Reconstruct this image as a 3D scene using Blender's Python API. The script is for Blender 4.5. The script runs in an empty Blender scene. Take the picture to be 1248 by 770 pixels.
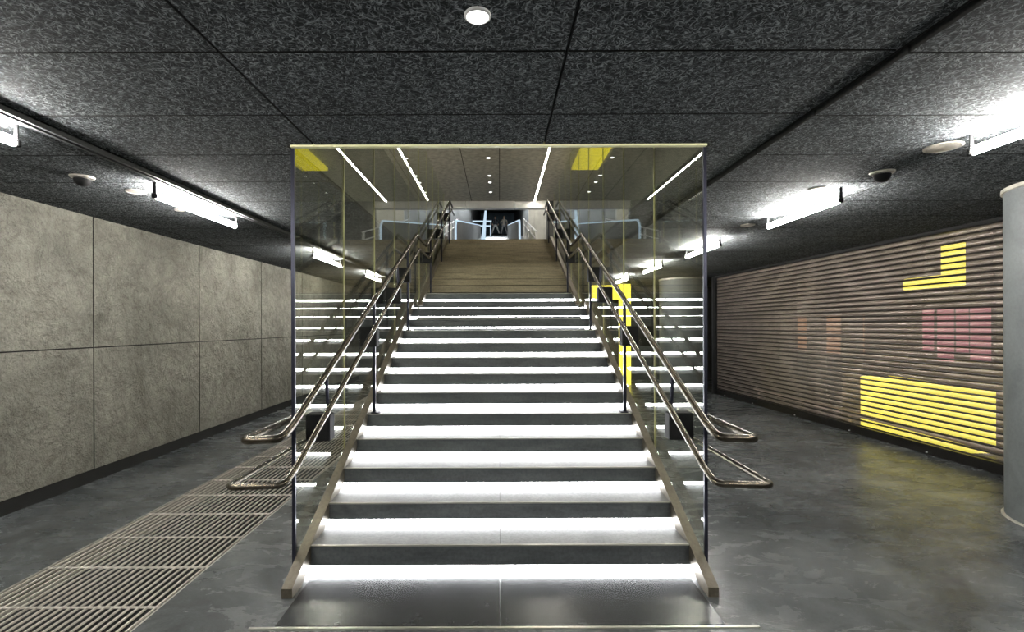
import bpy, bmesh, math, random
from mathutils import Vector, Matrix
random.seed(7)
scene = bpy.context.scene
COL = scene.collection
PI = math.pi

# ------------------------------------------------------------------ dimensions (metres)
EYE = 1.585
CEIL = 2.717
UP = 3.63            # upper hall floor
UPC = 5.80           # upper hall ceiling
GOING, RISE = .341, .15
HW = 1.283            # half width of the flights
GX = 1.29            # glass side planes


def nose_y(n):
    return 3.16 + (n - 1) * GOING if n <= 12 else 7.89 + (n - 13) * GOING


def nose_z(n):
    return .03 + RISE * n


# ------------------------------------------------------------------ node helpers
class NT:
    def __init__(s, name):
        s.m = bpy.data.materials.new(name)
        s.m.use_nodes = True
        s.t = s.m.node_tree
        s.t.nodes.clear()
        s.out = s.t.nodes.new('ShaderNodeOutputMaterial')

    def n(s, typ, ins=None, **kw):
        nd = s.t.nodes.new(typ)
        for k, v in kw.items():
            setattr(nd, k, v)
        for k, v in (ins or {}).items():
            if hasattr(v, 'is_output') or isinstance(v, bpy.types.NodeSocket):
                s.t.links.new(v, nd.inputs[k])
            else:
                nd.inputs[k].default_value = v
        return nd

    def math(s, op, a, b=0.0, c=None, clamp=False):
        ins = {0: a, 1: b}
        if c is not None:
            ins[2] = c
        return s.n('ShaderNodeMath', ins, operation=op, use_clamp=clamp).outputs[0]

    def coords(s):
        return s.n('ShaderNodeTexCoord').outputs['Object']

    def mapping(s, vec, scale=(1, 1, 1), rot=(0, 0, 0), loc=(0, 0, 0)):
        return s.n('ShaderNodeMapping', {'Vector': vec, 'Scale': scale, 'Rotation': rot, 'Location': loc}).outputs[0]

    def noise(s, vec, scale, detail=3, rough=.5, dist=0.0):
        return s.n('ShaderNodeTexNoise', {'Vector': vec, 'Scale': scale, 'Detail': detail, 'Roughness': rough,
                                          'Distortion': dist}).outputs[0]

    def ramp(s, fac, stops, interp='LINEAR'):
        r = s.n('ShaderNodeValToRGB', {'Fac': fac})
        r.color_ramp.interpolation = interp
        el = r.color_ramp.elements
        while len(el) > 1:
            el.remove(el[-1])
        for i, (p, c) in enumerate(stops):
            e = el[0] if i == 0 else el.new(p)
            e.position = p
            e.color = (c[0], c[1], c[2], 1) if not isinstance(c, (int, float)) else (c, c, c, 1)
        return r.outputs[0]

    def mixc(s, fac, a, b, mode='MIX'):
        n = s.n('ShaderNodeMix', data_type='RGBA', blend_type=mode)
        for sock, v in ((n.inputs[0], fac), (n.inputs[6], a), (n.inputs[7], b)):
            if isinstance(v, bpy.types.NodeSocket):
                s.t.links.new(v, sock)
            else:
                sock.default_value = v if isinstance(v, (int, float)) else (v[0], v[1], v[2], 1)
        return n.outputs[2]

    def bump(s, h, strength=.3, dist=.01):
        return s.n('ShaderNodeBump', {'Height': h, 'Strength': strength, 'Distance': dist}).outputs[0]

    def pbr(s, color, rough=.5, metal=0.0, normal=None, spec=.5):
        ins = {'Roughness': rough, 'Metallic': metal, 'Specular IOR Level': spec}
        b = s.n('ShaderNodeBsdfPrincipled', ins)
        if isinstance(color, bpy.types.NodeSocket):
            s.t.links.new(color, b.inputs['Base Color'])
        else:
            b.inputs['Base Color'].default_value = (*color, 1)
        if normal is not None:
            s.t.links.new(normal, b.inputs['Normal'])
        s.t.links.new(b.outputs[0], s.out.inputs[0])
        return b

    def surf(s, sock):
        s.t.links.new(sock, s.out.inputs[0])
        return s.m


def simple(name, color, rough=.5, metal=0.0, var=.25, scale=6, spec=.5, stretch=(1, 1, 1)):
    k = NT(name)
    f = k.noise(k.mapping(k.coords(), stretch), scale, 4)
    lo = [c * (1 - var) for c in color]
    hi = [min(1, c * (1 + var)) for c in color]
    k.pbr(k.ramp(f, [(.3, lo), (.7, hi)]), rough, metal, spec=spec)
    return k.m


def emit(name, color, strength):
    k = NT(name)
    e = k.n('ShaderNodeEmission', {'Color': (*color, 1), 'Strength': strength})
    return k.surf(e.outputs[0])


# ------------------------------------------------------------------ materials
M = {}


def mat_woodwool():
    k = NT('wood_wool_board')
    co = k.coords()
    warp = k.n('ShaderNodeTexNoise', {'Vector': co, 'Scale': 22.0, 'Detail': 2.0})
    wv = k.n('ShaderNodeVectorMath', {0: warp.outputs[1], 1: (.5, .5, .5)}, operation='SUBTRACT').outputs[0]
    wv = k.n('ShaderNodeVectorMath', {0: wv, 'Scale': .05}, operation='SCALE').outputs[0]
    cw = k.n('ShaderNodeVectorMath', {0: co, 1: wv}, operation='ADD').outputs[0]
    best = None
    for i, a in enumerate((.35, 1.35, 2.45)):
        f = k.noise(k.mapping(k.mapping(cw, (1, 1, 1), (0, 0, a)), (34, 155, 1), (0, 0, 0), (3.1 * i, 1.7 * i, 0)), 1.0, 1.5, .5)
        best = f if best is None else k.math('MAXIMUM', best, f)
    tone = k.noise(co, 2.2, 3)
    col = k.ramp(best, [(.50, (.014, .0155, .017)), (.60, (.060, .067, .072)), (.71, (.27, .292, .305))])
    col = k.mixc(.35, col, k.ramp(tone, [(.3, .35), (.7, 1.0)]), 'MULTIPLY')
    k.pbr(col, .95, 0, k.bump(best, .2, .005), .1)
    return k.m


def mat_wallconcrete():
    k = NT('rough_concrete_wall')
    co = k.coords()
    big = k.noise(co, 1.1, 5, .6)
    mid = k.noise(co, 7.0, 7, .68, .6)
    crack = k.n('ShaderNodeTexVoronoi', {'Vector': k.mapping(co, (1, 1, 1.5)), 'Scale': 2.2}, feature='DISTANCE_TO_EDGE').outputs[0]
    fine = k.noise(co, 55, 4, .7)
    h = k.math('ADD', k.math('MULTIPLY', mid, 1.0), k.math('MULTIPLY', fine, .3))
    patch = k.ramp(k.noise(k.mapping(co, (1, 1, .7)), 3.3, 8, .7, 1.2), [(.42, 0.0), (.47, .55), (.55, .72), (.62, 1.0)])
    h = k.math('ADD', h, k.math('MULTIPLY', patch, .45))
    h = k.math('ADD', h, k.math('MULTIPLY', k.noise(co, 3.2, 9, .66, .4), 3.2))
    col = k.ramp(big, [(.3, (.27, .262, .228)), (.7, (.47, .452, .396))])
    col = k.mixc(.55, col, k.ramp(mid, [(.25, .45), (.5, .85), (.75, 1.15)]), 'MULTIPLY')
    col = k.mixc(.5, col, k.ramp(k.math('ABSOLUTE', k.math('SUBTRACT', k.noise(co, 2.4, 9, .68, .8), .5)), [(.0, .35), (.012, .9), (.1, 1.05)]), 'MULTIPLY')
    col = k.mixc(.35, col, k.ramp(fine, [(.3, .4), (.6, 1.1)]), 'MULTIPLY')
    k.pbr(col, .85, 0, k.bump(h, 1.0, .06), .2)
    return k.m


def mat_floor():
    k = NT('polished_concrete_floor')
    co = k.coords()
    big = k.noise(co, .9, 6, .65, .8)
    streak = k.noise(k.mapping(co, (1.0, 2.0, 1)), 2.5, 8, .7, .6)
    fine = k.noise(co, 60, 3, .6)
    blot = k.noise(co, 2.6, 9, .72, .7)
    col = k.ramp(big, [(.3, (.050, .057, .060)), (.5, (.105, .114, .118)), (.72, (.19, .20, .205))])
    col = k.mixc(.75, col, k.ramp(blot, [(.28, .4), (.5, .8), (.72, 1.5)]), 'MULTIPLY')
    col = k.mixc(.3, col, k.ramp(fine, [(.3, .45), (.65, 1.1)]), 'MULTIPLY')
    # thin saw-cut joint across the floor
    sep = k.n('ShaderNodeSeparateXYZ', {0: co})
    d = k.math('ABSOLUTE', k.math('SUBTRACT', sep.outputs[1], 4.32))
    j = k.math('LESS_THAN', d, .005)
    col = k.mixc(k.math('MULTIPLY', j, .8), col, (.03, .03, .03))
    rough = k.ramp(streak, [(.35, .13), (.65, .36)])
    h = k.math('ADD', k.math('MULTIPLY', streak, 1.0), k.math('MULTIPLY', fine, .1))
    b = k.pbr(col, .3, 0, k.bump(h, .30, .02), .5)
    k.t.links.new(rough, b.inputs['Roughness'])
    return k.m


def mat_column():
    k = NT('smooth_concrete')
    co = k.coords()
    f = k.noise(co, 1.8, 6, .65, .6)
    fine = k.noise(co, 40, 4, .6)
    col = k.ramp(f, [(.3, (.10, .110, .116)), (.7, (.17, .183, .19))])
    col = k.mixc(.3, col, k.ramp(fine, [(.3, .6), (.6, 1.1)]), 'MULTIPLY')
    k.pbr(col, .6, 0, k.bump(f, .15, .01), .3)
    return k.m


def mat_steel(name, a, b, rough, stretch, spec=.5, metal=.6):
    k = NT(name)
    co = k.coords()
    f = k.noise(k.mapping(co, stretch), 4.0, 6, .65, .4)
    g = k.noise(co, 45, 3, .6)
    col = k.ramp(f, [(.3, a), (.7, b)])
    col = k.mixc(.35, col, k.ramp(g, [(.35, .5), (.6, 1.15)]), 'MULTIPLY')
    bs = k.pbr(col, rough, metal, k.bump(f, .08, .01), spec)
    return k.m


def mat_glass(name, tint, extra=0.0):
    k = NT(name)
    tr = k.n('ShaderNodeBsdfTransparent', {'Color': (*tint, 1)})
    gl = k.n('ShaderNodeBsdfGlossy', {'Color': (.95, .97, .96, 1), 'Roughness': 0.0})
    # thin sheet: the same outside Fresnel curve on both faces
    bf = k.n('ShaderNodeNewGeometry').outputs['Backfacing']
    ior = k.math('ADD', 1.55, k.math('MULTIPLY', bf, 1 / 1.55 - 1.55))
    fr = k.n('ShaderNodeFresnel', {'IOR': ior}).outputs[0]
    fac = k.math('ADD', fr, extra, clamp=True)
    mx = k.n('ShaderNodeMixShader', {0: fac, 1: tr.outputs[0], 2: gl.outputs[0]})
    return k.surf(mx.outputs[0])


def mat_slat():
    k = NT('perforated_shutter_slat')
    co = k.coords()
    f = k.noise(k.mapping(co, (3, 3, 3)), 1.5, 4)
    base = k.n('ShaderNodeBsdfPrincipled', {'Roughness': .38, 'Metallic': .55})
    k.t.links.new(k.ramp(f, [(.3, (.37, .315, .28)), (.7, (.52, .445, .395))]), base.inputs['Base Color'])
    tr = k.n('ShaderNodeBsdfTransparent', {'Color': (1, 1, 1, 1)})
    # fine punched holes: open area of about half of the sheet
    sep = k.n('ShaderNodeSeparateXYZ', {0: co})
    u = k.math('SINE', k.math('MULTIPLY', sep.outputs[1], 2 * PI / .007))
    v = k.math('SINE', k.math('MULTIPLY', sep.outputs[2], 2 * PI / .007))
    hole = k.math('GREATER_THAN', k.math('ADD', u, v), -.15)
    mx = k.n('ShaderNodeMixShader', {0: hole, 1: base.outputs[0], 2: tr.outputs[0]})
    return k.surf(mx.outputs[0])


M['ceiling'] = mat_woodwool()
M['wall'] = mat_wallconcrete()
M['floor'] = mat_floor()
M['column'] = mat_column()
M['step'] = mat_steel('dark_step_metal', (.10, .105, .11), (.21, .215, .22), .38, (1, 1, 1))
M['riser'] = mat_steel('riser_plate', (.085, .094, .099), (.155, .167, .172), .45, (.6, 3, 3), metal=.25)
M['riser_warm_lit'] = mat_steel('warm_lit_riser_plate', (.19, .162, .108), (.36, .31, .21), .5, (.5, 6, 6), metal=.15)  # brown has the upper hall's warm light put into the colour
M['tread'] = mat_steel('tread_stone', (.20, .205, .21), (.30, .305, .31), .4, (1, 1, 1), metal=0)
M['nosing'] = simple('pale_nosing_metal', (.62, .61, .55), .3, .7, .1)
M['plate'] = mat_steel('dark_floor_plate', (.025, .027, .029), (.075, .079, .082), .25, (1.5, .6, 1), metal=.5)
M['stringer'] = mat_steel('bronze_stringer', (.095, .082, .06), (.185, .16, .122), .4, (2, .5, 2), metal=.55)
M['rail'] = simple('brushed_bronze_tube', (.10, .086, .066), .26, .88, .12, 9)
M['post'] = simple('dark_post_metal', (.03, .032, .05), .35, .7, .2)
M['black'] = simple('black_coated_metal', (.012, .012, .013), .65, 0, .2, spec=.15)
M['dark'] = simple('dark_paint', (.03, .031, .033), .7, 0, .3)
M['void'] = simple('painted_gap_shade', (.008, .008, .008), .9, 0, .2)  # near-black puts the shade of gaps and recesses into the colour
M['glass'] = mat_glass('laminated_glass', (.945, .955, .91))
M['glassedge'] = mat_glass('yellowish_glass_edge', (.72, .74, .30), .1)
M['jointbead'] = simple('yellow_glass_bead', (.62, .60, .28), .3, 0, .1)
M['steelgrate'] = simple('galvanised_bar', (.62, .575, .525), .5, .1, .12, 30)
M['grateframe'] = simple('pale_grate_frame', (.42, .40, .36), .5, .4, .2, 20)
M['slat'] = mat_slat()
M['slatjoint'] = simple('dark_slat_hinge', (.035, .030, .028), .4, .6, .2)
M['shutterbar'] = simple('shutter_bottom_bar', (.03, .028, .027), .35, .7, .2)
M['bracket'] = simple('white_lamp_housing', (.5, .5, .5), .5, 0, .05)
M['tube'] = emit('fluorescent_tube', (1.0, .97, .90), 320)
M['added_glow_strip'] = emit('added_ceiling_glow', (1.0, .97, .92), 900)  # emitter added to widen the glow on the ceiling boards
M['led'] = emit('step_light', (.97, .98, 1.0), 48)
M['upwall'] = simple('upper_hall_wall', (.26, .26, .235), .6, 0, .15, 3)
M['strip'] = emit('upper_light_line', (1.0, .94, .83), 135)
M['passage'] = emit('added_passage_light', (.9, .96, 1.0), 330)  # for the unseen lamps added in the far passage
M['spot'] = emit('downlight_lens', (1.0, .98, .94), 7)
M['yellow'] = emit('yellow_lightbox', (1.0, .86, .09), 3.7)
M['yellowsoft'] = emit('yellow_ceiling_sign', (1.0, .86, .03), 1.6)
M['pink'] = emit('pink_backlit_poster', (.95, .28, .38), .95)
M['amber'] = emit('amber_shelf_light', (.75, .36, .18), .6)
M['bluelight'] = emit('blue_white_light_line', (.66, .84, 1.0), 1.25)
M['palepanel'] = simple('pale_wall_panel', (.62, .62, .58), .6, 0, .12, 3)
M['beam'] = simple('white_beam_paint', (.90, .89, .86), .5, 0, .05)
M['upceil'] = simple('upper_ceiling_board', (.42, .40, .34), .7, 0, .25, 9)
M['upfloor'] = simple('upper_floor_stone', (.50, .49, .46), .35, 0, .2, 4)
M['slabedge'] = simple('slab_edge_paint', (.10, .10, .095), .6, 0, .2, 5)
M['shop'] = simple('shop_wall', (.10, .085, .08), .8, 0, .2)
M['shopfloor'] = simple('shop_floor', (.12, .10, .09), .5, 0, .2)
M['ledge'] = simple('pale_ledge', (.6, .46, .40), .5, 0, .1)
M['white'] = simple('white_enamel', (.75, .76, .78), .35, .2, .05)
M['skin'] = simple('skin', (.48, .31, .23), .6, 0, .08)
M['jacket_dark'] = simple('dark_coat', (.05, .05, .055), .8, 0, .2)
M['jacket_pale'] = simple('beige_coat', (.50, .45, .38), .8, 0, .15)
M['trousers_pale'] = simple('pale_trousers', (.55, .54, .52), .8, 0, .1)
M['trousers_grey'] = simple('grey_trousers', (.34, .34, .35), .8, 0, .1)
M['hair'] = simple('dark_hair', (.04, .03, .022), .6, 0, .2)
M['hair_fair'] = simple('fair_hair', (.40, .33, .22), .6, 0, .2)


# ------------------------------------------------------------------ mesh helper
class MB:
    def __init__(s):
        s.v, s.f, s.mi = [], [], []

    def add(s, vs, fs, mi=0):
        b = len(s.v)
        s.v += [tuple(x) for x in vs]
        s.f += [tuple(b + i for i in q) for q in fs]
        s.mi += [mi] * len(fs)
        return s

    def box(s, x0, x1, y0, y1, z0, z1, mi=0):
        v = [(x0, y0, z0), (x1, y0, z0), (x1, y1, z0), (x0, y1, z0), (x0, y0, z1), (x1, y0, z1), (x1, y1, z1), (x0, y1, z1)]
        return s.add(v, [(0, 3, 2, 1), (4, 5, 6, 7), (0, 1, 5, 4), (1, 2, 6, 5), (2, 3, 7, 6), (3, 0, 4, 7)], mi)

    def cbox(s, x0, x1, y0, y1, z0, z1, c, mi=0):
        """box with chamfered vertical and horizontal edges"""
        prof = [(x0 + c, y0), (x1 - c, y0), (x1, y0 + c), (x1, y1 - c), (x1 - c, y1), (x0 + c, y1), (x0, y1 - c), (x0, y0 + c)]
        cx, cy = (x0 + x1) / 2, (y0 + y1) / 2

        def ins(p):
            return (p[0] + (c if p[0] < cx else -c) * .999, p[1] + (c if p[1] < cy else -c) * .999)
        inn = [ins(p) for p in prof]
        rings = [[(*p, z0) for p in inn], [(*p, z0 + c) for p in prof], [(*p, z1 - c) for p in prof], [(*p, z1) for p in inn]]
        v = [p for r in rings for p in r]
        f = [tuple(range(7, -1, -1)), tuple(range(24, 32))]
        for r in range(3):
            for i in range(8):
                j = (i + 1) % 8
                f.append((r * 8 + i, r * 8 + j, r * 8 + 8 + j, r * 8 + 8 + i))
        return s.add(v, f, mi)

    def prism_x(s, poly, x0, x1, mi=0):
        """extrude a (y,z) polygon along x"""
        n = len(poly)
        v = [(x0, y, z) for y, z in poly] + [(x1, y, z) for y, z in poly]
        f = [tuple(range(n)), tuple(range(2 * n - 1, n - 1, -1))]
        f += [(i, n + i, n + (i + 1) % n, (i + 1) % n) for i in range(n)]
        return s.add(v, f, mi)

    def lathe(s, prof, c, seg=32, mi=0):
        """prof list of (r,z); closed caps where r>0 at the ends"""
        v, f = [], []
        n = len(prof)
        for i in range(seg):
            a = 2 * PI * i / seg
            for r, z in prof:
                v.append((c[0] + r * math.cos(a), c[1] + r * math.sin(a), c[2] + z))
        for i in range(seg):
            j = (i + 1) % seg
            for q in range(n - 1):
                f.append((i * n + q, j * n + q, j * n + q + 1, i * n + q + 1))
        f.append(tuple(i * n for i in range(seg))[::-1])
        f.append(tuple(i * n + n - 1 for i in range(seg)))
        return s.add(v, f, mi)

    def tube(s, pts, r, seg=12, mi=0, cap=True):
        pts = [Vector(p) for p in pts]
        n = len(pts)
        tan = []
        for i in range(n):
            a = pts[max(i - 1, 0)]
            b = pts[min(i + 1, n - 1)]
            tan.append((b - a).normalized())
        up = Vector((0, 0, 1)) if abs(tan[0].z) < .9 else Vector((1, 0, 0))
        nrm = (up - tan[0] * up.dot(tan[0])).normalized()
        v, f = [], []
        for i in range(n):
            t = tan[i]
            nrm = (nrm - t * nrm.dot(t)).normalized()
            bi = t.cross(nrm)
            for k in range(seg):
                a = 2 * PI * k / seg
                v.append(pts[i] + (nrm * math.cos(a) + bi * math.sin(a)) * r)
        for i in range(n - 1):
            for k in range(seg):
                l = (k + 1) % seg
                f.append((i * seg + k, i * seg + l, (i + 1) * seg + l, (i + 1) * seg + k))
        if cap:
            f.append(tuple(range(seg))[::-1])
            f.append(tuple((n - 1) * seg + k for k in range(seg)))
        return s.add(v, f, mi)

    def build(s, name, mats, parent=None, origin=None, smooth=None):
        me = bpy.data.meshes.new(name)
        o3 = Vector(origin) if origin is not None else Vector((0, 0, 0))
        me.from_pydata([tuple(Vector(p) - o3) for p in s.v], [], s.f)
        if not isinstance(mats, (list, tuple)):
            mats = [mats]
        for m in mats:
            me.materials.append(M[m] if isinstance(m, str) else m)
        for p, i in zip(me.polygons, s.mi):
            p.material_index = i
        bm = bmesh.new()
        bm.from_mesh(me)
        bmesh.ops.recalc_face_normals(bm, faces=bm.faces)
        bm.to_mesh(me)
        bm.free()
        if smooth is not None:
            me.polygons.foreach_set('use_smooth', [True] * len(me.polygons))
            me.set_sharp_from_angle(angle=math.radians(smooth))
        ob = bpy.data.objects.new(name, me)
        COL.objects.link(ob)
        ob.location = o3
        if parent is not None:
            ob.parent = parent
            if origin is None:
                pass
            ob.matrix_parent_inverse = Matrix.Identity(4)
            w = Vector((0, 0, 0))
            p = parent
            while p is not None:
                w += p.location
                p = p.parent
            ob.location = o3 - w
        return ob


def fillet(pts, rad, seg=6):
    pts = [Vector(p) for p in pts]
    out = [pts[0]]
    for i in range(1, len(pts) - 1):
        a, b, c = pts[i - 1], pts[i], pts[i + 1]
        u, w = (a - b), (c - b)
        r = rad[i - 1] if isinstance(rad, (list, tuple)) else rad
        ang = u.angle(w)
        t = min(r / math.tan(ang / 2), u.length * .48, w.length * .48) if ang < PI - .01 else 0
        if t < 1e-4:
            out.append(b)
            continue
        p0, p1 = b + u.normalized() * t, b + w.normalized() * t
        for k in range(seg + 1):
            q = k / seg
            out.append((1 - q) ** 2 * p0 + 2 * q * (1 - q) * b + q * q * p1)
    out.append(pts[-1])
    return out


def empty(name, loc, label, cat, group=None):
    o = bpy.data.objects.new(name, None)
    COL.objects.link(o)
    o.location = loc
    tag(o, label, cat, group)
    return o


def tag(o, label=None, cat=None, group=None, kind=None):
    if label:
        o['label'] = label
    if cat:
        o['category'] = cat
    if group:
        o['group'] = group
    if kind:
        o['kind'] = kind
    return o


def struct(name, mb, mats, smooth=None, origin=None):
    o = mb.build(name, mats, None, origin, smooth)
    o['kind'] = 'structure'
    return o


# ================================================================== LOWER HALL SHELL
LX = -4.17          # left wall plane
BACKY = 14.6
FRONTY = -3.6
RX = 5.75
# floor with the grate channel cut out (x -3.0..-1.92)
GR0, GR1, GRD = -3.0, -1.92, .16
fb = MB()
fb.box(LX - .2, GR0, FRONTY, BACKY, -.25, 0)
fb.box(GR1, 8.2, FRONTY, BACKY, -.25, 0)
fb.box(GR0, GR1, FRONTY, BACKY, -.25, -GRD)
struct('floor', fb, 'floor')

# shutter line (slightly skewed): near (5.27,5.18) far (5.00,11.3)
SHN, SHF = Vector((5.33, 3.9, 0)), Vector((5.00, 11.3, 0))

# left wall: panels with real joints on a dark backing
wl = MB()
wl.box(LX - .25, LX - .02, FRONTY, BACKY, .0, CEIL + .02, 1)
edges = [FRONTY] + [5.06 - 1.785 * k for k in (4, 3, 2, 1)] + [5.06 + 1.785 * k for k in range(6)]
edges = [e for e in edges if e > FRONTY + .2 or e == FRONTY]
edges = sorted(set([round(e, 3) for e in edges] + [BACKY]))
for a, b in zip(edges[:-1], edges[1:]):
    for z0, z1 in ((.13, 1.370), (1.383, CEIL)):
        wl.box(LX - .02, LX, a + .007, b - .007, z0, z1, 0)
        wl.mi[-4:] = [1, 0, 1, 0]
struct('wall_left', wl, ['wall', 'void'])
bb = MB()
bb.box(LX - .02, LX - .006, FRONTY, BACKY, 0.0, .13)
struct('base_recess_left', bb, 'void')  # black strip paints the shade of the recess below the wall panels
wb = MB()
wb.box(LX - .2, 8.2, BACKY, BACKY + .2, 0, CEIL + .1)
struct('wall_back', wb, 'dark')
wf = MB()
wf.box(LX - .2, 8.2, FRONTY - .2, FRONTY, 0, CEIL + .1)
struct('wall_front', wf, 'column')

# ceiling: wood wool boards 1.38 x 0.607 with open joints
cb = MB()
xs = [LX - .2, -3.93, -2.55, -1.15, .283, 1.67, 3.05, 4.43, 5.81, 8.2]
y0c = 2.03 - .607 * 9
ys = [FRONTY] + [y0c + .607 * k for k in range(40) if FRONTY + .1 < y0c + .607 * k < BACKY - .05] + [BACKY]
HOLE = (-1.33, 1.33, 3.08, 11.75)
for i in range(len(xs) - 1):
    for j in range(len(ys) - 1):
        g = .0065
        x0, x1, a, b = xs[i] + g, xs[i + 1] - g, ys[j] + g, ys[j + 1] - g
        if xs[i + 1] == 1.67:
            x1 -= .018
        if xs[i] == 1.67:
            x0 += .018
        rects = [(x0, x1, a, b)]
        # cut the stairwell hole
        nr = []
        for (p, q, r_, t_) in rects:
            if q <= HOLE[0] or p >= HOLE[1] or t_ <= HOLE[2] or r_ >= HOLE[3]:
                nr.append((p, q, r_, t_))
                continue
            if p < HOLE[0]:
                nr.append((p, HOLE[0], r_, t_))
            if q > HOLE[1]:
                nr.append((HOLE[1], q, r_, t_))
            m0, m1 = max(p, HOLE[0]), min(q, HOLE[1])
            if r_ < HOLE[2]:
                nr.append((m0, m1, r_, HOLE[2]))
            if t_ > HOLE[3]:
                nr.append((m0, m1, HOLE[3], t_))
        for (p, q, r_, t_) in nr:
            if q - p > .01 and t_ - r_ > .01:
                dz = .012 if p >= 1.67 else 0
                cb.box(p, q, r_, t_, CEIL - dz, CEIL + .022)
                cb.mi[-4:] = [1] * 4
                cb.box(p - .006, q + .006, r_ - .006, t_ + .006, CEIL + .023, CEIL + .029, 1)
struct('ceiling', cb, ['ceiling', 'void'])
# slab between the halls
sl = MB()
Z0, Z1 = CEIL + .03, UP
sl.box(LX - .2, HOLE[0], FRONTY - .2, BACKY, Z0, Z1)
sl.box(HOLE[1], 8.2, FRONTY - .2, BACKY, Z0, Z1)
sl.box(HOLE[0], HOLE[1], FRONTY - .2, HOLE[2], Z0, Z1)
sl.box(HOLE[0], HOLE[1], HOLE[3], BACKY, Z0, Z1)
sl.box(LX - .2, 8.2, BACKY, 16.2, Z0, Z1)
for i in range(len(sl.f)):
    if i % 6 == 1:
        sl.mi[i] = 1
struct('slab_upper', sl, ['slabedge', 'upfloor'])
# pale metal edge profile at the front of the stairwell opening
tr = MB()
tr.box(HOLE[0] + .03, HOLE[1] - .03, HOLE[2] - .012, HOLE[2] + .02, CEIL - .012, CEIL + .012)
struct('trim_1', tr, simple('pale_yellow_edge_profile', (.93, .90, .55), .4, 0, .05))
# rail profile on the ceiling, beside the left lamps
tr = MB()
tr.box(-2.575, -2.555, FRONTY, BACKY, CEIL - .035, CEIL)
tr.box(-2.528, -2.508, FRONTY, BACKY, CEIL - .035, CEIL)
tr.box(-2.575, -2.508, FRONTY, BACKY, CEIL - .008, CEIL, 1)
struct('trim_2', tr, ['dark', 'black'])

# right side: lintel above and wall beside the shutter, shop behind
d = (SHF - SHN)
wr = MB()
wr.box(5.0, 8.2, 11.42, 11.6, 0, CEIL)
wr.box(5.36, 8.2, FRONTY, 3.7, 0, CEIL)
struct('wall_right', wr, 'dark')
wsb = MB()
wsb.box(6.9, 7.05, 3.7, 11.42, 0, CEIL)
wsb.box(5.36, 6.9, 3.7, 3.78, 0, CEIL)
struct('wall_shop', wsb, 'shop')

# ================================================================== ROLLER SHUTTER
sh = empty('roller_shutter', (SHN.x, SHN.y, 0), 'long bronze perforated roller shutter closing off the shop on the right', 'shutter')
L = d.length
sh.rotation_euler = (0, 0, math.atan2(d.y, d.x) - PI / 2)     # local +y runs along the shutter, local -x faces the hall
PITCH = .0745
nsl = int((CEIL - .14) / PITCH)
sm, jm = MB(), MB()
for k in range(nsl):
    z = .125 + k * PITCH
    # curved slat face
    prof = []
    for q in range(6):
        t = q / 5
        prof.append((-.012 * math.sin(PI * t), z + .020 + (PITCH - .020) * t))
    v, f = [], []
    for (x, zz) in prof:
        v += [(x, 0, zz), (x, L, zz), (x + .004, 0, zz), (x + .004, L, zz)]
    for q in range(5):
        a, b = q * 4, q * 4 + 4
        f += [(a, a + 1, b + 1, b), (a + 2, b + 2, b + 3, a + 3)]
    f += [(0, 2, 3, 1), (20, 21, 23, 22)]
    sm.add(v, f)
    jm.tube([(-.004, 0, z + .011), (-.004, L, z + .011)], .0125, 8)


def child(mb, name, mats, parent, smooth=None):
    """mesh given in the parent's own coordinates"""
    o = mb.build(name, mats, None, None, smooth)
    o.parent = parent
    return o


child(sm, 'slat_curtain', 'slat', sh, 30)
child(jm, 'slat_hinges', 'slatjoint', sh, 40)
bm_ = MB()
bm_.cbox(-.03, .03, 0, L, .001, .12, .006)
bar = child(bm_, 'bottom_bar', 'shutterbar', sh)
for yy in (2.1, 3.35, 4.6, 5.9, 7.0):
    st = MB()
    st.tube([(-.03, yy, .03), (-.045, yy, .03)], .009, 10)
    child(st, 'lock_stud', 'white', bar)
gd = MB()
gd.box(-.05, .05, L - .02, L + .09, 0, CEIL)
child(gd, 'guide_rail', 'black', sh)
gd = MB()
gd.box(-.05, .05, -.09, .02, 0, CEIL)
child(gd, 'guide_rail', 'black', sh)
gd = MB()
gd.cbox(-.05, .14, 0, L, CEIL - .06, CEIL - .002, .01)
child(gd, 'head_box', 'black', sh)

# things in the shop behind the shutter
ct = empty('counter', (5.75, 6.7, 0), 'lit yellow shop counter glowing through the lower part of the shutter', 'counter')
b_ = MB(); b_.cbox(5.52, 5.98, 5.92, 7.54, .03, .80, .012); b_.build('lit_body', 'yellow', ct)
b_ = MB(); b_.box(5.56, 5.96, 5.96, 7.5, 0, .03); b_.build('plinth', 'black', ct)
sg = empty('yellow_sign', (5.6, 6.25, 2.05), 'yellow L-shaped lit sign glowing through the upper part of the shutter', 'sign')
b_ = MB(); b_.cbox(5.52, 5.60, 5.90, 6.16, 2.05, 2.58, .01); b_.build('upright_panel', 'yellow', sg)
b_ = MB(); b_.cbox(5.52, 5.60, 6.165, 6.74, 2.05, 2.2, .01); b_.build('arm_panel', 'yellow', sg)
b_ = MB(); b_.box(5.55, 5.57, 6.0, 6.02, 2.58, CEIL); b_.build('hanger_rod', 'black', sg)
ps = empty('banner_rack', (5.65, 6.05, 1.08), 'hanging rack of pink backlit banners behind the shutter', 'banner rack')
for k, (a, b, z0) in enumerate(((5.62, 5.86, 1.16), (5.89, 6.04, 1.22), (6.08, 6.30, 1.12), (6.36, 6.52, 1.24))):
    b_ = MB(); b_.cbox(5.60, 5.62, a, b, z0, 1.80, .004); b_.build('banner', 'pink', ps)
b_ = MB()
b_.box(5.62, 5.66, 5.60, 6.54, 1.08, 1.12)
b_.box(5.62, 5.66, 5.60, 6.54, 1.76, 1.80)
b_.box(5.62, 5.66, 5.60, 5.64, 1.08, CEIL)
b_.box(5.62, 5.66, 6.50, 6.54, 1.08, CEIL)
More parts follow.
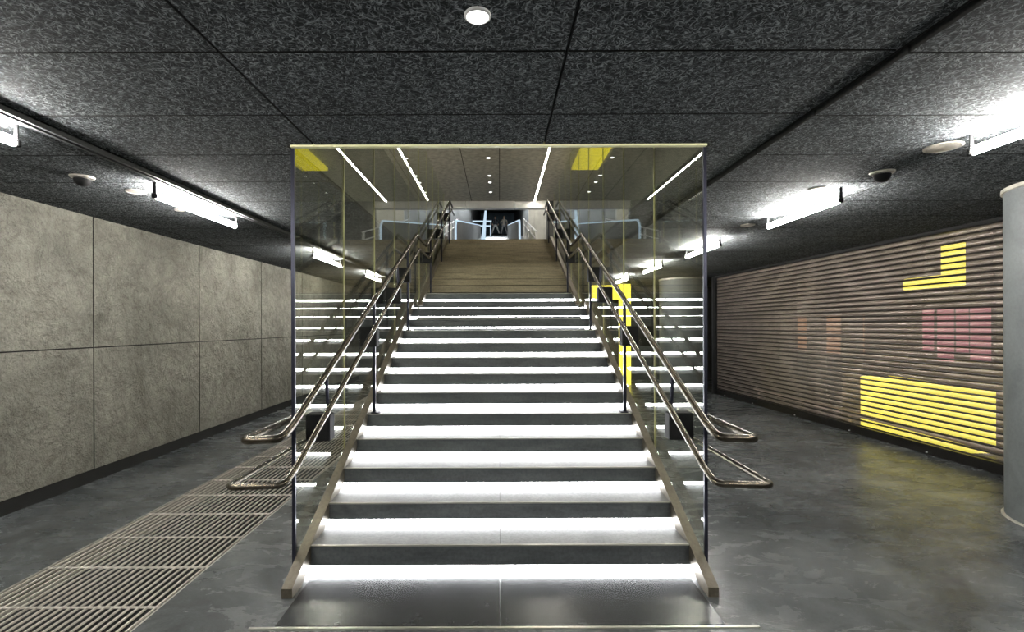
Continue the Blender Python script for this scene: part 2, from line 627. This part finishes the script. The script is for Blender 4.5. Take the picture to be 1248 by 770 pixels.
b_.build('frame', 'black', ps)
sf = empty('shop_shelf', (5.75, 8.9, 0), 'dim amber shop shelving behind the middle of the shutter', 'shelf')
b_ = MB()
for zz in (0.06, .55, 1.05, 1.4, 1.75):
    b_.box(5.6, 5.95, 8.05, 9.85, zz, zz + .025)
for yy in (8.05, 8.95, 9.82):
    b_.box(5.6, 5.95, yy, yy + .025, 0, 1.78)
b_.build('frame', 'shop', sf)
b_ = MB(); b_.box(5.955, 5.97, 8.05, 9.845, 1.08, 1.74); b_.build('lit_back_panel', 'amber', sf)
lg = MB(); lg.cbox(5.46, 5.52, 4.9, 10.6, .17, .23, .006)
lg.box(5.48, 5.50, 4.95, 5.0, 0, .17); lg.box(5.48, 5.50, 10.4, 10.45, 0, .17); lg.box(5.48, 5.50, 7.7, 7.75, 0, .17)
tag(lg.build('shop_rail', 'ledge', None, (5.49, 7.7, 0)), 'low pale rail running behind the foot of the shutter', 'rail')

# ================================================================== COLUMNS
for (cx, cy, lab) in ((4.62, 3.80, 'grey round concrete column cut by the right edge of the view'),
                      (4.42, 11.95, 'pale round concrete column standing far back, seen through the right glass')):
    c = empty('concrete_column', (cx, cy, 0), lab, 'column', 'round concrete columns')
    m = MB()
    m.lathe([(.51, 0), (.51, CEIL - .012)], (cx, cy, 0), 64)
    m.build('shaft', 'column', c, None, 40)
    m = MB()
    m.lathe([(.512, CEIL - .05), (.525, CEIL - .045), (.525, CEIL - .016), (.512, CEIL - .012)], (cx, cy, 0), 64)
    m.build('collar', 'grateframe', c, None, 30)
    m = MB()
    m.lathe([(.511, .0), (.530, .0), (.522, .008), (.511, .012)], (cx, cy, 0), 64)
    m.build('base_joint', 'grateframe', c, None, 30)

# ================================================================== FLOOR GRATE
gr = empty('floor_grate', ((GR0 + GR1) / 2, 5, -GRD), 'long pale metal bar grate set in the floor along the left passage', 'floor grate')
m = MB()
nb = 22
for k in range(nb):
    x = GR0 + .035 + (GR1 - GR0 - .07) * k / (nb - 1)
    m.box(x - .0044, x + .0044, FRONTY + .05, BACKY - .05, -.011, -.001)
m.build('bearing_bars', 'steelgrate', gr)
for k in range(-13, 26):
    y = 2.795 + .464 * k
    if FRONTY + .1 < y < BACKY - .2 and y > .4:
        m = MB(); m.tube([(GR0 + .012, y, -.006), (GR1 - .012, y, -.006)], .007, 8)
        m.build('cross_rod', 'steelgrate', gr, None, 40)
m = MB()
m.box(GR0, GR0 + .012, FRONTY, BACKY, -GRD, 0)
m.box(GR1 - .012, GR1, FRONTY, BACKY, -GRD, 0)
m.build('edge_frame', 'grateframe', gr)
m = MB()
m.box(GR0 + .012, GR1 - .012, FRONTY, BACKY, -GRD, -GRD + .008)
m.build('pit_shade', 'void', gr)  # near-black sheet painted as the shade down in the pit

# ================================================================== STAIRCASE
stc = empty('staircase', (0, 3.16, 0), 'wide dark staircase with bright light strips under the steps', 'staircase')
for n in range(1, 25):
    y, z = nose_y(n), nose_z(n)
    if n == 12:
        yb = nose_y(13) + .05
    elif n == 24:
        yb = HOLE[3]
    else:
        yb = nose_y(n + 1) + .05
    warm = n >= 15
    m = MB(); m.box(-HW, -.001, y + .004, yb, z - .035, z); m.box(.001, HW, y + .004, yb, z - .035, z)
    step = m.build('step', 'riser_warm_lit' if warm else 'tread', stc)
    gap = .05 if n == 1 or n in (13, 14) else .034 if n < 10 else .04
    zb = z - RISE + (-.03 if n == 1 else 0)
    m = MB(); m.box(-HW, HW, y, y + .02, zb + gap, z - .008)
    m.build('riser_panel', 'riser_warm_lit' if warm else 'riser', step)
    m = MB(); m.box(-HW, HW, y - .004, y + .012, z - .008, z + .001)
    m.build('nosing', 'nosing' if not warm else 'riser_warm_lit', step)
    m = MB(); m.box(-HW, HW, y + .045, y + .06, zb, zb + gap + .02)
    m.build('recess', 'black', step)
    if n <= 14:
        m = MB(); m.box(-HW + .01, HW - .01, y + .030, y + .044, zb + .002, zb + gap)
        m.build('light_strip', 'led', step)
# soffit below the flights
m = MB()
t = .14
m.prism_x([(3.28, .0), (3.5, .0), (6.95 + .2, 1.5), (7.95, 1.56), (11.6, 3.2), (11.6, 3.45), (7.95, 1.80), (6.95, 1.72)], -1.15, 1.15)
m.build('soffit', 'dark', stc)
# stringers: flat bronze bars sloping along each side
SL = RISE / GOING


def line_low(y):
    return nose_z(1) + (y - 3.16) * SL


def line_up(y):
    return nose_z(13) + (y - 7.89) * SL


for s in (-1, 1):
    x0, x1 = sorted((s * 1.213, s * 1.276))
    m = MB()
    ya = 2.87
    m.prism_x([(ya, .0), (ya, .055), (7.0, line_low(7.0) + .055), (7.0, line_low(7.0) - .03), (3.0, .0)], x0, x1)
    m.build('stringer', 'stringer', stc)
    m = MB()
    ya = 7.78
    m.prism_x([(ya, line_up(ya) - .02), (ya, line_up(ya) + .055), (11.7, line_up(11.7) + .055), (11.7, line_up(11.7) - .03), (ya + .02, line_up(ya + .02) - .03)], x0, x1)
    m.build('stringer', 'stringer', stc)
    m = MB()
    m.box(x0, x1, 7.0, 7.8, nose_z(12) - .12, nose_z(12) + .02)
    m.build('landing_edge', 'stringer', stc)

# dark plate on the floor at the foot of the stairs
pl = empty('floor_plate', (0, 2.85, 0), 'dark metal plate on the floor at the foot of the stairs', 'floor plate')
m = MB()
m.box(-1.19, -.004, 2.60, 3.25, 0, .004)
m.box(.004, 1.19, 2.60, 3.25, 0, .004)
m.build('sheet', 'plate', pl)
m = MB(); m.box(-1.32, 1.36, 2.575, 2.59, 0, .006); m.build('edge_trim', 'nosing', pl)

# ================================================================== GLASS SCREENS
gy = [3.10, 4.11, 5.12, 6.12, 7.10, 8.00, 8.86, 9.68, 10.62, 11.62]
ordn = ['front', 'second', 'third', 'fourth', 'fifth', 'sixth', 'seventh', 'eighth', 'rearmost']
for s, side in ((-1, 'left'), (1, 'right')):
    for i in range(9):
        a, b = gy[i], gy[i + 1]
        lab = f'{ordn[i]} tall clear glass panel counting back along the {side} side of the stairs'
        if i == 0:
            lab = f'front glass panel with dark edge post at the {side} side of the stairs'
        g = empty('glass_panel', (s * GX, (a + b) / 2, 0), lab, 'glass panel', 'glass screen panels beside the stairs')
        m = MB()
        x0, x1 = sorted((s * GX, s * (GX + .012)))
        zt = 4.70
        m.box(x0, x1, a + .006, b - .006, .004, zt)
        m.build('pane', 'glass', g)
        if i == 0:
            m = MB(); m.box(s * GX - .006 if s > 0 else x0 - .003, x1 + .003 if s > 0 else s * GX + .006, a - .012, a + .006, .0, CEIL - .014)
            m.build('edge_post', 'post', g)
        m = MB(); m.box(x0 + .001, x1 - .001, b - .006, b + .004, .01, zt)
        m.build('edge_bead', 'jointbead', g)

# ================================================================== HANDRAILS
for s, side in ((-1, 'left'), (1, 'right')):
    hr = empty('handrail', (s * 1.15, 4.55, nose_z(5)), f'bronze double handrail on the {side} side of the stairs, looped at its lower end', 'handrail')
    for name, rx, h, rad, ox, yend, yl in (('upper_rail', 1.16, 1.03, .0225, 1.365, 3.62, 2.66), ('lower_rail', 1.12, .83, .0185, 1.415, 3.62, 2.60)):
        X = s * rx
        zl = line_low(yl) + h
        kink0, kink1 = 6.93, 7.86
        zk = line_low(kink0) + h
        pts = [(s * (GX + .02), yend, zl - .01), (s * ox, yend, zl - .01), (s * ox, yl - .05, zl - .01), (X, yl - .05, zl), (X, yl + .1, line_low(yl + .1) + h)]
        if name == 'upper_rail':
            pts += [(X, kink0, zk), (X, kink1, zk), (X, 11.66, line_up(11.66) + h - .0), (X, 12.3, line_up(11.66) + h)]
        else:
            pts += [(X, kink0, zk), (X, kink1, zk), (X, 11.66, line_up(11.66) + h), (X, 12.3, line_up(11.66) + h)]
        # make the upper flight parallel to its nosings
        zz = zk
        pts[-2] = (X, 11.66, zz + (11.66 - kink1) * SL)
        pts[-1] = (X, 12.25, zz + (11.66 - kink1) * SL)
        m = MB(); m.tube(fillet(pts, [.04, .05, .05, .09, .05, .03, .03, .05], 7), rad, 14)
        m.build(name, 'rail', hr, None, 50)

    def rail_z(y, h):
        if y <= 6.93:
            return line_low(y) + h
        zk = line_low(6.93) + h
        return zk if y <= 7.86 else zk + (y - 7.86) * SL
    # posts standing on the steps
    for y in (4.56, 6.26, 8.35, 9.95, 11.5):
        n = max(k for k in range(1, 25) if nose_y(k) <= y - .02)
        zt = nose_z(n)
        m = MB()
        m.box(s * 1.16 - .013, s * 1.16 + .013, y - .013, y + .013, zt, rail_z(y, 1.03) - .015)
        m.cbox(s * 1.15 - .035, s * 1.15 + .035, y - .035, y + .035, zt, zt + .012, .004)
        m.build('post', 'post', hr)
        # dark clamp box fixed to the glass
        m = MB()
        zc = rail_z(y, .70)
        m.cbox(*sorted((s * 1.135, s * 1.288)), y - .02, y + .10, zc - .10, zc + .085, .008)
        m.build('clamp_box', 'black', hr)
    for y in (3.28, 5.6):
        zc = rail_z(y, .68)
        m = MB()
        m.cbox(*sorted((s * 1.125, s * 1.288)), y - .02, y + .08, zc - .09, zc + .09, .008)
        m.build('clamp_box', 'black', hr)
        m = MB()
        m.tube([(s * 1.15, y + .02, zc + .085), (s * 1.16, y + .02, rail_z(y + .02, 1.03) - .015)], .012, 10)
        m.build('post', 'post', hr)

# ================================================================== LOWER HALL LIGHTS
def lamp(x, y0, y1, lab):
    t = empty('ceiling_lamp', (x, (y0 + y1) / 2, CEIL), lab, 'ceiling lamp', 'fluorescent ceiling lamps')
    cz = CEIL - (.012 if x > 1.67 else 0)
    m = MB()
    m.tube([(x, y0 + .03, cz - .108), (x, y1 - .03, cz - .108)], .019, 12)
    m.build('tube', 'tube', t, None, 40)
    m = MB(); m.cbox(x - .024, x + .024, y0 + .03, y1 - .03, cz - .092, cz - .084, .003)
    m.build('housing', 'bracket', t)
    m = MB(); m.box(x - .020, x + .020, y0 + .035, y1 - .035, cz - .0835, cz - .081)
    m.build('added_glow_strip', 'added_glow_strip', t)  # upward-facing glow added on top of the housing to brighten the ceiling
    for yy in (y0, y1 - .03):
        m = MB(); m.cbox(x - .012, x + .012, yy + .009, yy + .021, cz - .118, cz, .003)
        m.cbox(x - .02, x + .02, yy + .003, yy + .03, cz - .127, cz - .086, .006)
        m.build('end_cap', 'black', t)
    return t


LL = [(-.4, .8), (1.55, 2.76), (3.83, 5.05), (7.1, 8.35), (9.9, 11.2)]
nm = ['tube lamp over the left passage, just behind the viewer', 'bright tube lamp cut by the left edge of the view', 'bright tube lamp over the left passage above the grate',
      'tube lamp on the left ceiling, second one seen through the glass', 'farthest tube lamp on the left ceiling, deep behind the glass']
for (a, b), lab in zip([(-2.6, -1.4)] + LL, ['tube lamp over the left passage, well behind the viewer'] + nm):
    lamp(-2.69, a, b, lab)
nm = ['tube lamp over the right passage, well behind the viewer', 'tube lamp over the right passage, just behind the viewer', 'bright tube lamp on the right ceiling above the round column', 'bright tube lamp on the right ceiling in front of the shutter',
      'tube lamp on the right ceiling at the edge of the glass', 'tube lamp on the right ceiling seen through the glass', 'farthest tube lamp on the right ceiling behind the glass']
for (a, b), lab in zip([(-2.7, -1.5), (-.5, .7), (1.7, 2.92), (4.0, 5.12), (6.2, 7.35), (8.4, 9.5), (10.6, 11.7)], nm):
    lamp(2.79, a, b, lab)


def disc(x, y, r, lab, lit=False, group=None):
    cz = CEIL - (.012 if x > 1.67 else 0)
    t = empty('downlight' if lit else 'ceiling_disc', (x, y, cz), lab, 'downlight' if lit else 'ceiling fitting', group)
    m = MB()
    m.lathe([(r * .80, -.003), (r * .86, -.012), (r, -.008), (r, -.0005)], (x, y, cz), 32)
    m.build('rim', 'grateframe' if not lit else 'bracket', t, None, 40)
    m = MB()
    m.lathe([(r * .8, -.004), (r * .8, -.011), (r * .5, -.014), (.004, -.0155)][::-1], (x, y, cz), 32)
    m.build('lens' if lit else 'cover', 'spot' if lit else 'grateframe', t, None, 40)


disc(-.075, 1.79, .048, 'small white lit downlight in the ceiling before the stairs', True)
disc(2.80, 3.10, .10, 'flat round fitting beside the lamp above the round column')
disc(2.62, 4.05, .065, 'flat round fitting at the near end of the lamp before the shutter')
disc(2.78, 5.5, .075, 'flat round fitting at the far end of the lamp before the shutter')
disc(-3.02, 4.1, .075, 'flat round fitting at the near end of the left passage lamp')
disc(-3.08, 4.75, .045, 'small round fitting beside the far end of the left passage lamp')


def camdome(x, y, lab):
    cz = CEIL - (.012 if x > 1.67 else 0)
    t = empty('ceiling_camera', (x, y, cz), lab, 'camera', 'ceiling camera domes')
    m = MB(); m.lathe([(.045, -.02), (.075, -.012), (.08, .001)], (x, y, cz), 28); m.build('base', 'grateframe', t, None, 40)
    m = MB()
    m.lathe([(.005, -.075), (.03, -.066), (.05, -.045), (.055, -.02)], (x, y, cz), 28)
    m.build('dome', 'black', t, None, 60)


camdome(-3.13, 3.70, 'dark dome camera on the ceiling above the left wall')
camdome(2.82, 3.62, 'dark dome camera on the ceiling between two right lamps')

# yellow lit portal at the far end of the right passage
yp = empty('light_portal', (3.3, 13.1, 0), 'bright yellow upright lit panel with side arm behind the right glass', 'light portal')
m = MB(); m.cbox(3.20, 3.50, 13.1, 13.2, .0, CEIL - .03, .01); m.build('upright_panel', 'yellow', yp)
m = MB(); m.cbox(2.47, 3.195, 13.12, 13.2, 2.28, CEIL - .06, .01); m.build('arm_panel', 'yellow', yp)

# ================================================================== UPPER HALL
m = MB()
UX = 6.0
m.box(-UX, UX, FRONTY, 16.9, UPC, UPC + .1)
o = struct('ceiling_upper', m, 'upceil')
for x in (-.92, .02):
    m = MB(); m.box(x - .008, x + .008, 3, 16.58, UPC - .003, UPC)
    struct('trim_3' if x < 0 else 'trim_4', m, 'void')
m = MB(); m.box(-UX - .1, -UX, FRONTY, 16.6, UP, UPC)
struct('wall_upper_left', m, 'upwall')
m = MB(); m.box(UX, UX + .1, FRONTY, 16.6, UP, UPC)
struct('wall_upper_right', m, 'upwall')
m = MB(); m.box(-UX, UX, FRONTY - .1, FRONTY, UP, UPC)
struct('wall_upper_front', m, 'slabedge')
# white beam over the portal and panelled walls behind it
m = MB()
for a, b in ((-1.9, -1.135), (-1.12, .55), (.565, 1.65)):
    m.box(a, b, 16.62, 16.9, 5.565, UPC - .001)
struct('trim_5', m, 'beam')
m = MB()
m.box(1.62, UX, 16.62, 16.9, UP, UPC - .001)
struct('wall_portal_right', m, 'slabedge')
m = MB()
m.box(-UX, -1.85, 16.62, 16.9, UP, UPC - .001)
struct('wall_portal_left', m, 'slabedge')
m = MB()
for a, b in ((1.18, 1.42), (1.43, 1.78), (1.79, 3.0)):
    m.box(a, b, 19.5, 19.7, UP, 8.5)
struct('wall_panel_right', m, 'palepanel')
m = MB()
for a, b in ((-3.2, -2.6), (-2.59, -2.08)):
    m.box(a, b, 19.5, 19.7, UP, 8.5)
struct('wall_panel_left', m, 'palepanel')
m = MB(); m.box(-3.6, 3.6, 16.62, 19.7, 8.5, 8.6); m.box(-3.6, 3.6, 16.9, 17.0, UPC + .1, 8.5)
struct('ceiling_portal', m, 'slabedge')
# sloping passage going up beyond the hall
RS = .195


def ramp_z(y):
    return UP + (y - 13) * RS


m = MB()
m.prism_x([(13, UP - .001), (60, ramp_z(60)), (60, ramp_z(60) - .4), (13, UP - .4)], -2.2, 1.9)
struct('floor_ramp', m, simple('ramp_tiles', (.16, .17, .18), .3, 0, .15, 3))
m = MB()
m.prism_x([(19.71, ramp_z(19.71) + 2.5), (60, ramp_z(60) + 2.5), (60, ramp_z(60) + 2.7), (19.71, ramp_z(19.71) + 2.7)], -2.2, 1.9)
struct('ceiling_ramp', m, 'slabedge')
m = MB(); m.prism_x([(19.71, UP), (60, ramp_z(60)), (60, ramp_z(60) + 2.5), (19.71, ramp_z(19.71) + 2.5)], -2.3, -2.2)
struct('wall_ramp_left', m, 'slabedge')
m = MB(); m.prism_x([(19.71, UP), (60, ramp_z(60)), (60, ramp_z(60) + 2.5), (19.71, ramp_z(19.71) + 2.5)], 1.9, 2.0)
struct('wall_ramp_right', m, 'slabedge')
m = MB(); m.box(-2.3, 2.0, 60, 60.2, ramp_z(60) - .4, ramp_z(60) + 2.8)
struct('wall_ramp_end', m, simple('blue_grey_wall', (.16, .22, .26), .6, 0, .2, 1))


def ramp_rail(name, x, y0, y1, h, wid, lab, cat, sidemat, topmat):
    t = empty(name, (x, y0, ramp_z(y0)), lab, cat)
    m = MB()
    m.prism_x([(y0, ramp_z(y0)), (y0, ramp_z(y0) + h * .8), (y0 + .15, ramp_z(y0) + h), (y1, ramp_z(y1) + h), (y1, ramp_z(y1))], x - wid / 2, x + wid / 2)
    m.build('side_panel', sidemat, t)
    m = MB()
    m.tube(fillet([(x, y0 - .03, ramp_z(y0) + .02), (x, y0 - .03, ramp_z(y0) + h * .8), (x, y0 + .15, ramp_z(y0) + h + .02), (x, y1, ramp_z(y1) + h + .02)], .08), wid * .55, 10)
    m.build('handrail', topmat, t, None, 40)
    return t


ramp_rail('balustrade', -1.15, 13.1, 30, .75, .05, 'lit white balustrade left of the far ramp', 'balustrade', 'slabedge', 'bluelight')
ramp_rail('balustrade', .55, 13.1, 30, .75, .05, 'lit white balustrade right of the far ramp beside the pale wall', 'balustrade', 'slabedge', 'bluelight')
m = MB()
zb = ramp_z(20)
m.add([(-.74, 20, zb), (-.56, 20, zb), (-.56, 20.12, zb), (-.74, 20.12, zb), (-.58, 20.02, zb + 1.28), (-.50, 20.02, zb + 1.28), (-.50, 20.1, zb + 1.28), (-.58, 20.1, zb + 1.28)],
      [(0, 1, 2, 3), (4, 5, 6, 7), (0, 1, 5, 4), (1, 2, 6, 5), (2, 3, 7, 6), (3, 0, 4, 7)])
tag(m.build('light_pillar', 'bluelight', None, (-.64, 20, zb)), 'slim blue-white lit pillar in the middle of the far ramp', 'light pillar')
for xx, sd in ((-2.6, 'left'), (1.3, 'right')):
    t = empty('added_panel_lamp', (xx + .65, 18.1, 7.4), f'added unseen lamp bar brightening the pale panels {sd} of the far ramp', 'ceiling lamp')  # unseen lamp added above the opening to brighten the panels
    m = MB(); m.box(xx, xx + 1.3, 18.0, 18.12, 7.3, 7.33); m.build('diffuser', 'strip', t)
    m = MB(); m.box(xx, xx + 1.3, 17.98, 18.14, 7.33, 7.38); m.box(xx + .6, xx + .7, 17.0, 18.0, 7.34, 7.38); m.build('housing', 'black', t)
for s, side in ((-1, 'left'), (1, 'right')):
    x = -.33 + s * 1.32
    t = empty('railing', (x, 13, UP), f'metal railing with posts on the {side} edge of the far ramp', 'railing')
    for k in range(6):
        y = 13.0 + k * 1.3
        m = MB(); m.box(x - .03, x + .03, y - .03, y + .03, ramp_z(y) - .01, ramp_z(y) + .45 + k * .1)
        m.build('post', 'white', t)
    for h in (.2, .42):
        m = MB(); m.tube([(x, 12.9, UP + h), (x, 19.6, ramp_z(19.6) + h + .5)], .02, 8)
        m.build('rail', 'white', t, None, 40)
for z, y0 in ((1.25, 40), (.85, 38)):
    m = MB(); m.cbox(-2.15, -.6, y0, y0 + .06, ramp_z(y0) + z - .12, ramp_z(y0) + z, .01)
    m.box(-2.13, -2.09, y0, y0 + .05, ramp_z(y0), ramp_z(y0) + z - .12)
    m.box(-.68, -.64, y0, y0 + .05, ramp_z(y0), ramp_z(y0) + z - .12)
    tag(m.build('light_bar', 'bluelight', None, (-1.4, y0, ramp_z(y0))), f'pale blue light bar across the far ramp, {"upper" if y0 == 40 else "lower"} of two', 'light bar', 'light bars on the far ramp')

# upper hall lights
def light_line(x, y0, y1, lab, n=1, z=UPC):
    t = empty('light_line', (x, y0, z), lab, 'ceiling light')
    m = MB(); m.box(x - .035, x + .035, y0, y1, z - .03, z - .001); m.build('channel', 'bracket', t)
    m = MB()
    seg = (y1 - y0) / n
    for k in range(n):
        m.box(x - .017, x + .017, y0 + seg * k + (.03 if n > 1 else 0), y0 + seg * (k + 1) - (.03 if n > 1 else 0), z - .036, z - .030)
    m.build('diffuser', 'strip', t)


light_line(1.20, 5.2, 16.55, 'long white light line on the upper hall ceiling, right of its middle')
light_line(-2.36, 5.2, 16.4, 'dashed white light line on the upper hall ceiling, far left', 9)
for k, y in enumerate((12.35, 13.8, 14.45, 15.5)):
    t = empty('downlight', (-.26, y, UPC), ['nearest small round downlight on the upper hall ceiling', 'second small downlight on the upper hall ceiling', 'third small downlight on the upper hall ceiling', 'farthest small downlight on the upper hall ceiling, by the white beam'][k], 'downlight', 'upper hall downlights')
    m = MB(); m.lathe([(.045, -.004), (.06, -.012), (.07, -.006), (.07, -.001)], (-.26, y, UPC), 20); m.build('rim', 'bracket', t, None, 40)
    m = MB(); m.lathe([(.004, -.014), (.035, -.012), (.045, -.005)], (-.26, y, UPC), 20); m.build('lens', 'spot', t, None, 40)
# yellow lit sign box on the upper ceiling
t = empty('yellow_sign', (2.3, 10.6, UPC), 'yellow lit sign box on the upper hall ceiling behind the right glass', 'sign')
m = MB(); m.cbox(1.92, 2.62, 10.9, 13.0, UPC - .11, UPC - .02, .01); m.build('lit_box', 'yellowsoft', t)
m = MB(); m.box(2.0, 2.5, 11.0, 12.9, UPC - .02, UPC - .0005); m.build('mount', 'black', t)

# ================================================================== PEOPLE (far up the ramp)
def person(x, y, lab, top, legs, hairm, stride, face):
    z = ramp_z(y)
    root = empty('person', (x, y, z), lab, 'person')
    f = face       # +1 towards the viewer is -y
    P, E, R = [], [], []

    def add(p, r, par=None):
        P.append(p); R.append(r)
        if par is not None:
            E.append((par, len(P) - 1))
        return len(P) - 1
    pel = add((0, 0, .92), (.155, .11))
    waist = add((0, 0, 1.08), (.135, .10), pel)
    chest = add((0, 0, 1.32), (.165, .115), waist)
    neck = add((0, 0, 1.46), (.06, .06), chest)
    h1 = add((0, -.02, 1.56), (.075, .085), neck)
    h2 = add((0, -.015, 1.66), (.08, .095), h1)
    add((0, 0, 1.73), (.055, .065), h2)
    for s in (-1, 1):
        hip = add((s * .10, 0, .86), (.095, .095), pel)
        kn = add((s * (.13 + .10 * stride), -.10 * s * stride - .06, .49), (.062, .062), hip)
        an = add((s * (.17 + .22 * stride), -.18 * s * stride, .09 + (0.0)), (.042, .042), kn)
        add((s * (.19 + .24 * stride), -.18 * s * stride - .16, .045), (.042, .035), an)
        sh_ = add((s * .20, 0, 1.37), (.065, .065), chest)
        el = add((s * .29, .03, 1.12), (.048, .048), sh_)
        wr = add((s * .25, -.14, .95), (.032, .032), el)
        pm = add((s * .24, -.19, .90), (.036, .022), wr)
        for q in range(4):
            k1 = add((s * (.215 + .017 * q), -.225, .865 - .004 * q), (.0095, .0095), pm)
            add((s * (.215 + .017 * q), -.235, .825 + .006 * abs(q - 1)), (.008, .008), k1)
        th = add((s * .205, -.20, .90), (.011, .011), pm)
        add((s * .195, -.225, .875), (.009, .009), th)
    me = bpy.data.meshes.new('body')
    me.from_pydata(P, E, [])
    for nm_ in ('skin', top, legs, 'black'):
        me.materials.append(M[nm_])
    ob = bpy.data.objects.new('body', me)
    COL.objects.link(ob)
    ob.parent = root
    md = ob.modifiers.new('skin', 'SKIN')
    md.use_smooth_shade = True
    for i, sv in enumerate(me.skin_vertices[0].data):
        sv.radius = R[i]
        sv.use_root = (i == 0)
    sb = ob.modifiers.new('sub', 'SUBSURF'); sb.levels = 1; sb.render_levels = 1
    dg = bpy.context.evaluated_depsgraph_get()
    me2 = bpy.data.meshes.new_from_object(ob.evaluated_get(dg))
    ob.modifiers.clear()
    ob.data = me2
    me2.materials.clear()
    for nm_ in ('skin', top, legs, 'black'):
        me2.materials.append(M[nm_])
    for p in me2.polygons:
        c = p.center
        if c.z < .10:
            p.material_index = 3
        elif c.z < .94 and abs(c.x) < .205 + max(0, .84 - c.z) * .6 and not (c.y < -.13 and c.z > .8):
            p.material_index = 2
        elif c.z > 1.45 or (c.y < -.10 and c.z < 1.0 and c.z > .78):
            p.material_index = 0
        else:
            p.material_index = 1
    # face: nose, eyes, ears belong to the head; hair as a cap
    m = MB()
    v, fc = [], []
    for i in range(7):
        a = PI / 2 * i / 6
        for k in range(16):
            b = 2 * PI * k / 16
            v.append((.092 * math.cos(a) * math.cos(b), .015 + .105 * math.cos(a) * math.sin(b), 1.655 + .105 * math.sin(a) - (.07 * max(0, math.sin(b)) if i == 0 else 0)))
    for i in range(6):
        for k in range(16):
            l = (k + 1) % 16
            fc.append((i * 16 + k, i * 16 + l, i * 16 + 16 + l, i * 16 + 16 + k))
    m.add(v, fc)
    child(m, 'hair', hairm, root, 60)
    m = MB()
    m.add([(-.012, -.105, 1.60), (.012, -.105, 1.60), (0, -.132, 1.605), (0, -.108, 1.65)], [(0, 1, 2), (0, 2, 3), (1, 3, 2), (0, 3, 1)])
    child(m, 'nose', 'skin', root)
    for s in (-1, 1):
        m = MB(); m.lathe([(.004, -.012), (.012, -.006), (.012, .006), (.004, .012)], (s * .033, -.100, 1.645), 10)
        child(m, 'eye', 'black', root, 60)
    m = MB(); m.box(-.022, .022, -.109, -.095, 1.565, 1.572); child(m, 'mouth', 'jacket_dark', root)


person(-.32, 44, 'person in dark coat and pale trousers walking on the far ramp', 'jacket_dark', 'trousers_pale', 'hair', .9, 1)
person(.46, 44.4, 'person in beige coat walking beside another on the far ramp', 'jacket_pale', 'trousers_grey', 'hair_fair', .5, 1)
# unseen lamps added to brighten the far passage and the figures in it
for k, y in enumerate((24, 31, 37)):
    t = empty('added_passage_lamp', (-.15, y, ramp_z(y) + 2.5), ['nearest', 'second', 'farthest'][k] + ' added unseen flat lamp brightening the far ramp passage', 'ceiling lamp', 'added far passage lamps')
    m = MB(); m.box(-.75, .45, y, y + .18, ramp_z(y) + 2.43, ramp_z(y) + 2.49); m.build('diffuser', 'passage', t)

# ================================================================== WORLD, CAMERA
w = bpy.data.worlds.new('world')
scene.world = w
w.use_nodes = True
bg = w.node_tree.nodes['Background']
bg.inputs[0].default_value = (.55, .62, .7, 1)
bg.inputs[1].default_value = .05

cam = bpy.data.cameras.new('camera')
co = bpy.data.objects.new('camera', cam)
COL.objects.link(co)
scene.camera = co
co.location = (0, 0, EYE)
co.rotation_euler = (PI / 2, math.radians(.2), 0)
cam.sensor_width = 36
cam.lens = 36 * 600 / 1248
cam.shift_x = 15.5 / 1248
cam.shift_y = 12 / 1248
cam.clip_end = 200

scene.view_settings.view_transform = 'Standard'
scene.view_settings.look = 'None'
scene.view_settings.gamma = 1
scene.view_settings.exposure = -.45
scene.view_settings.use_curve_mapping = False
cy = scene.cycles
cy.max_bounces = 16
cy.transparent_max_bounces = 40
cy.glossy_bounces = 8
cy.diffuse_bounces = 4
cy.sample_clamp_indirect = 6
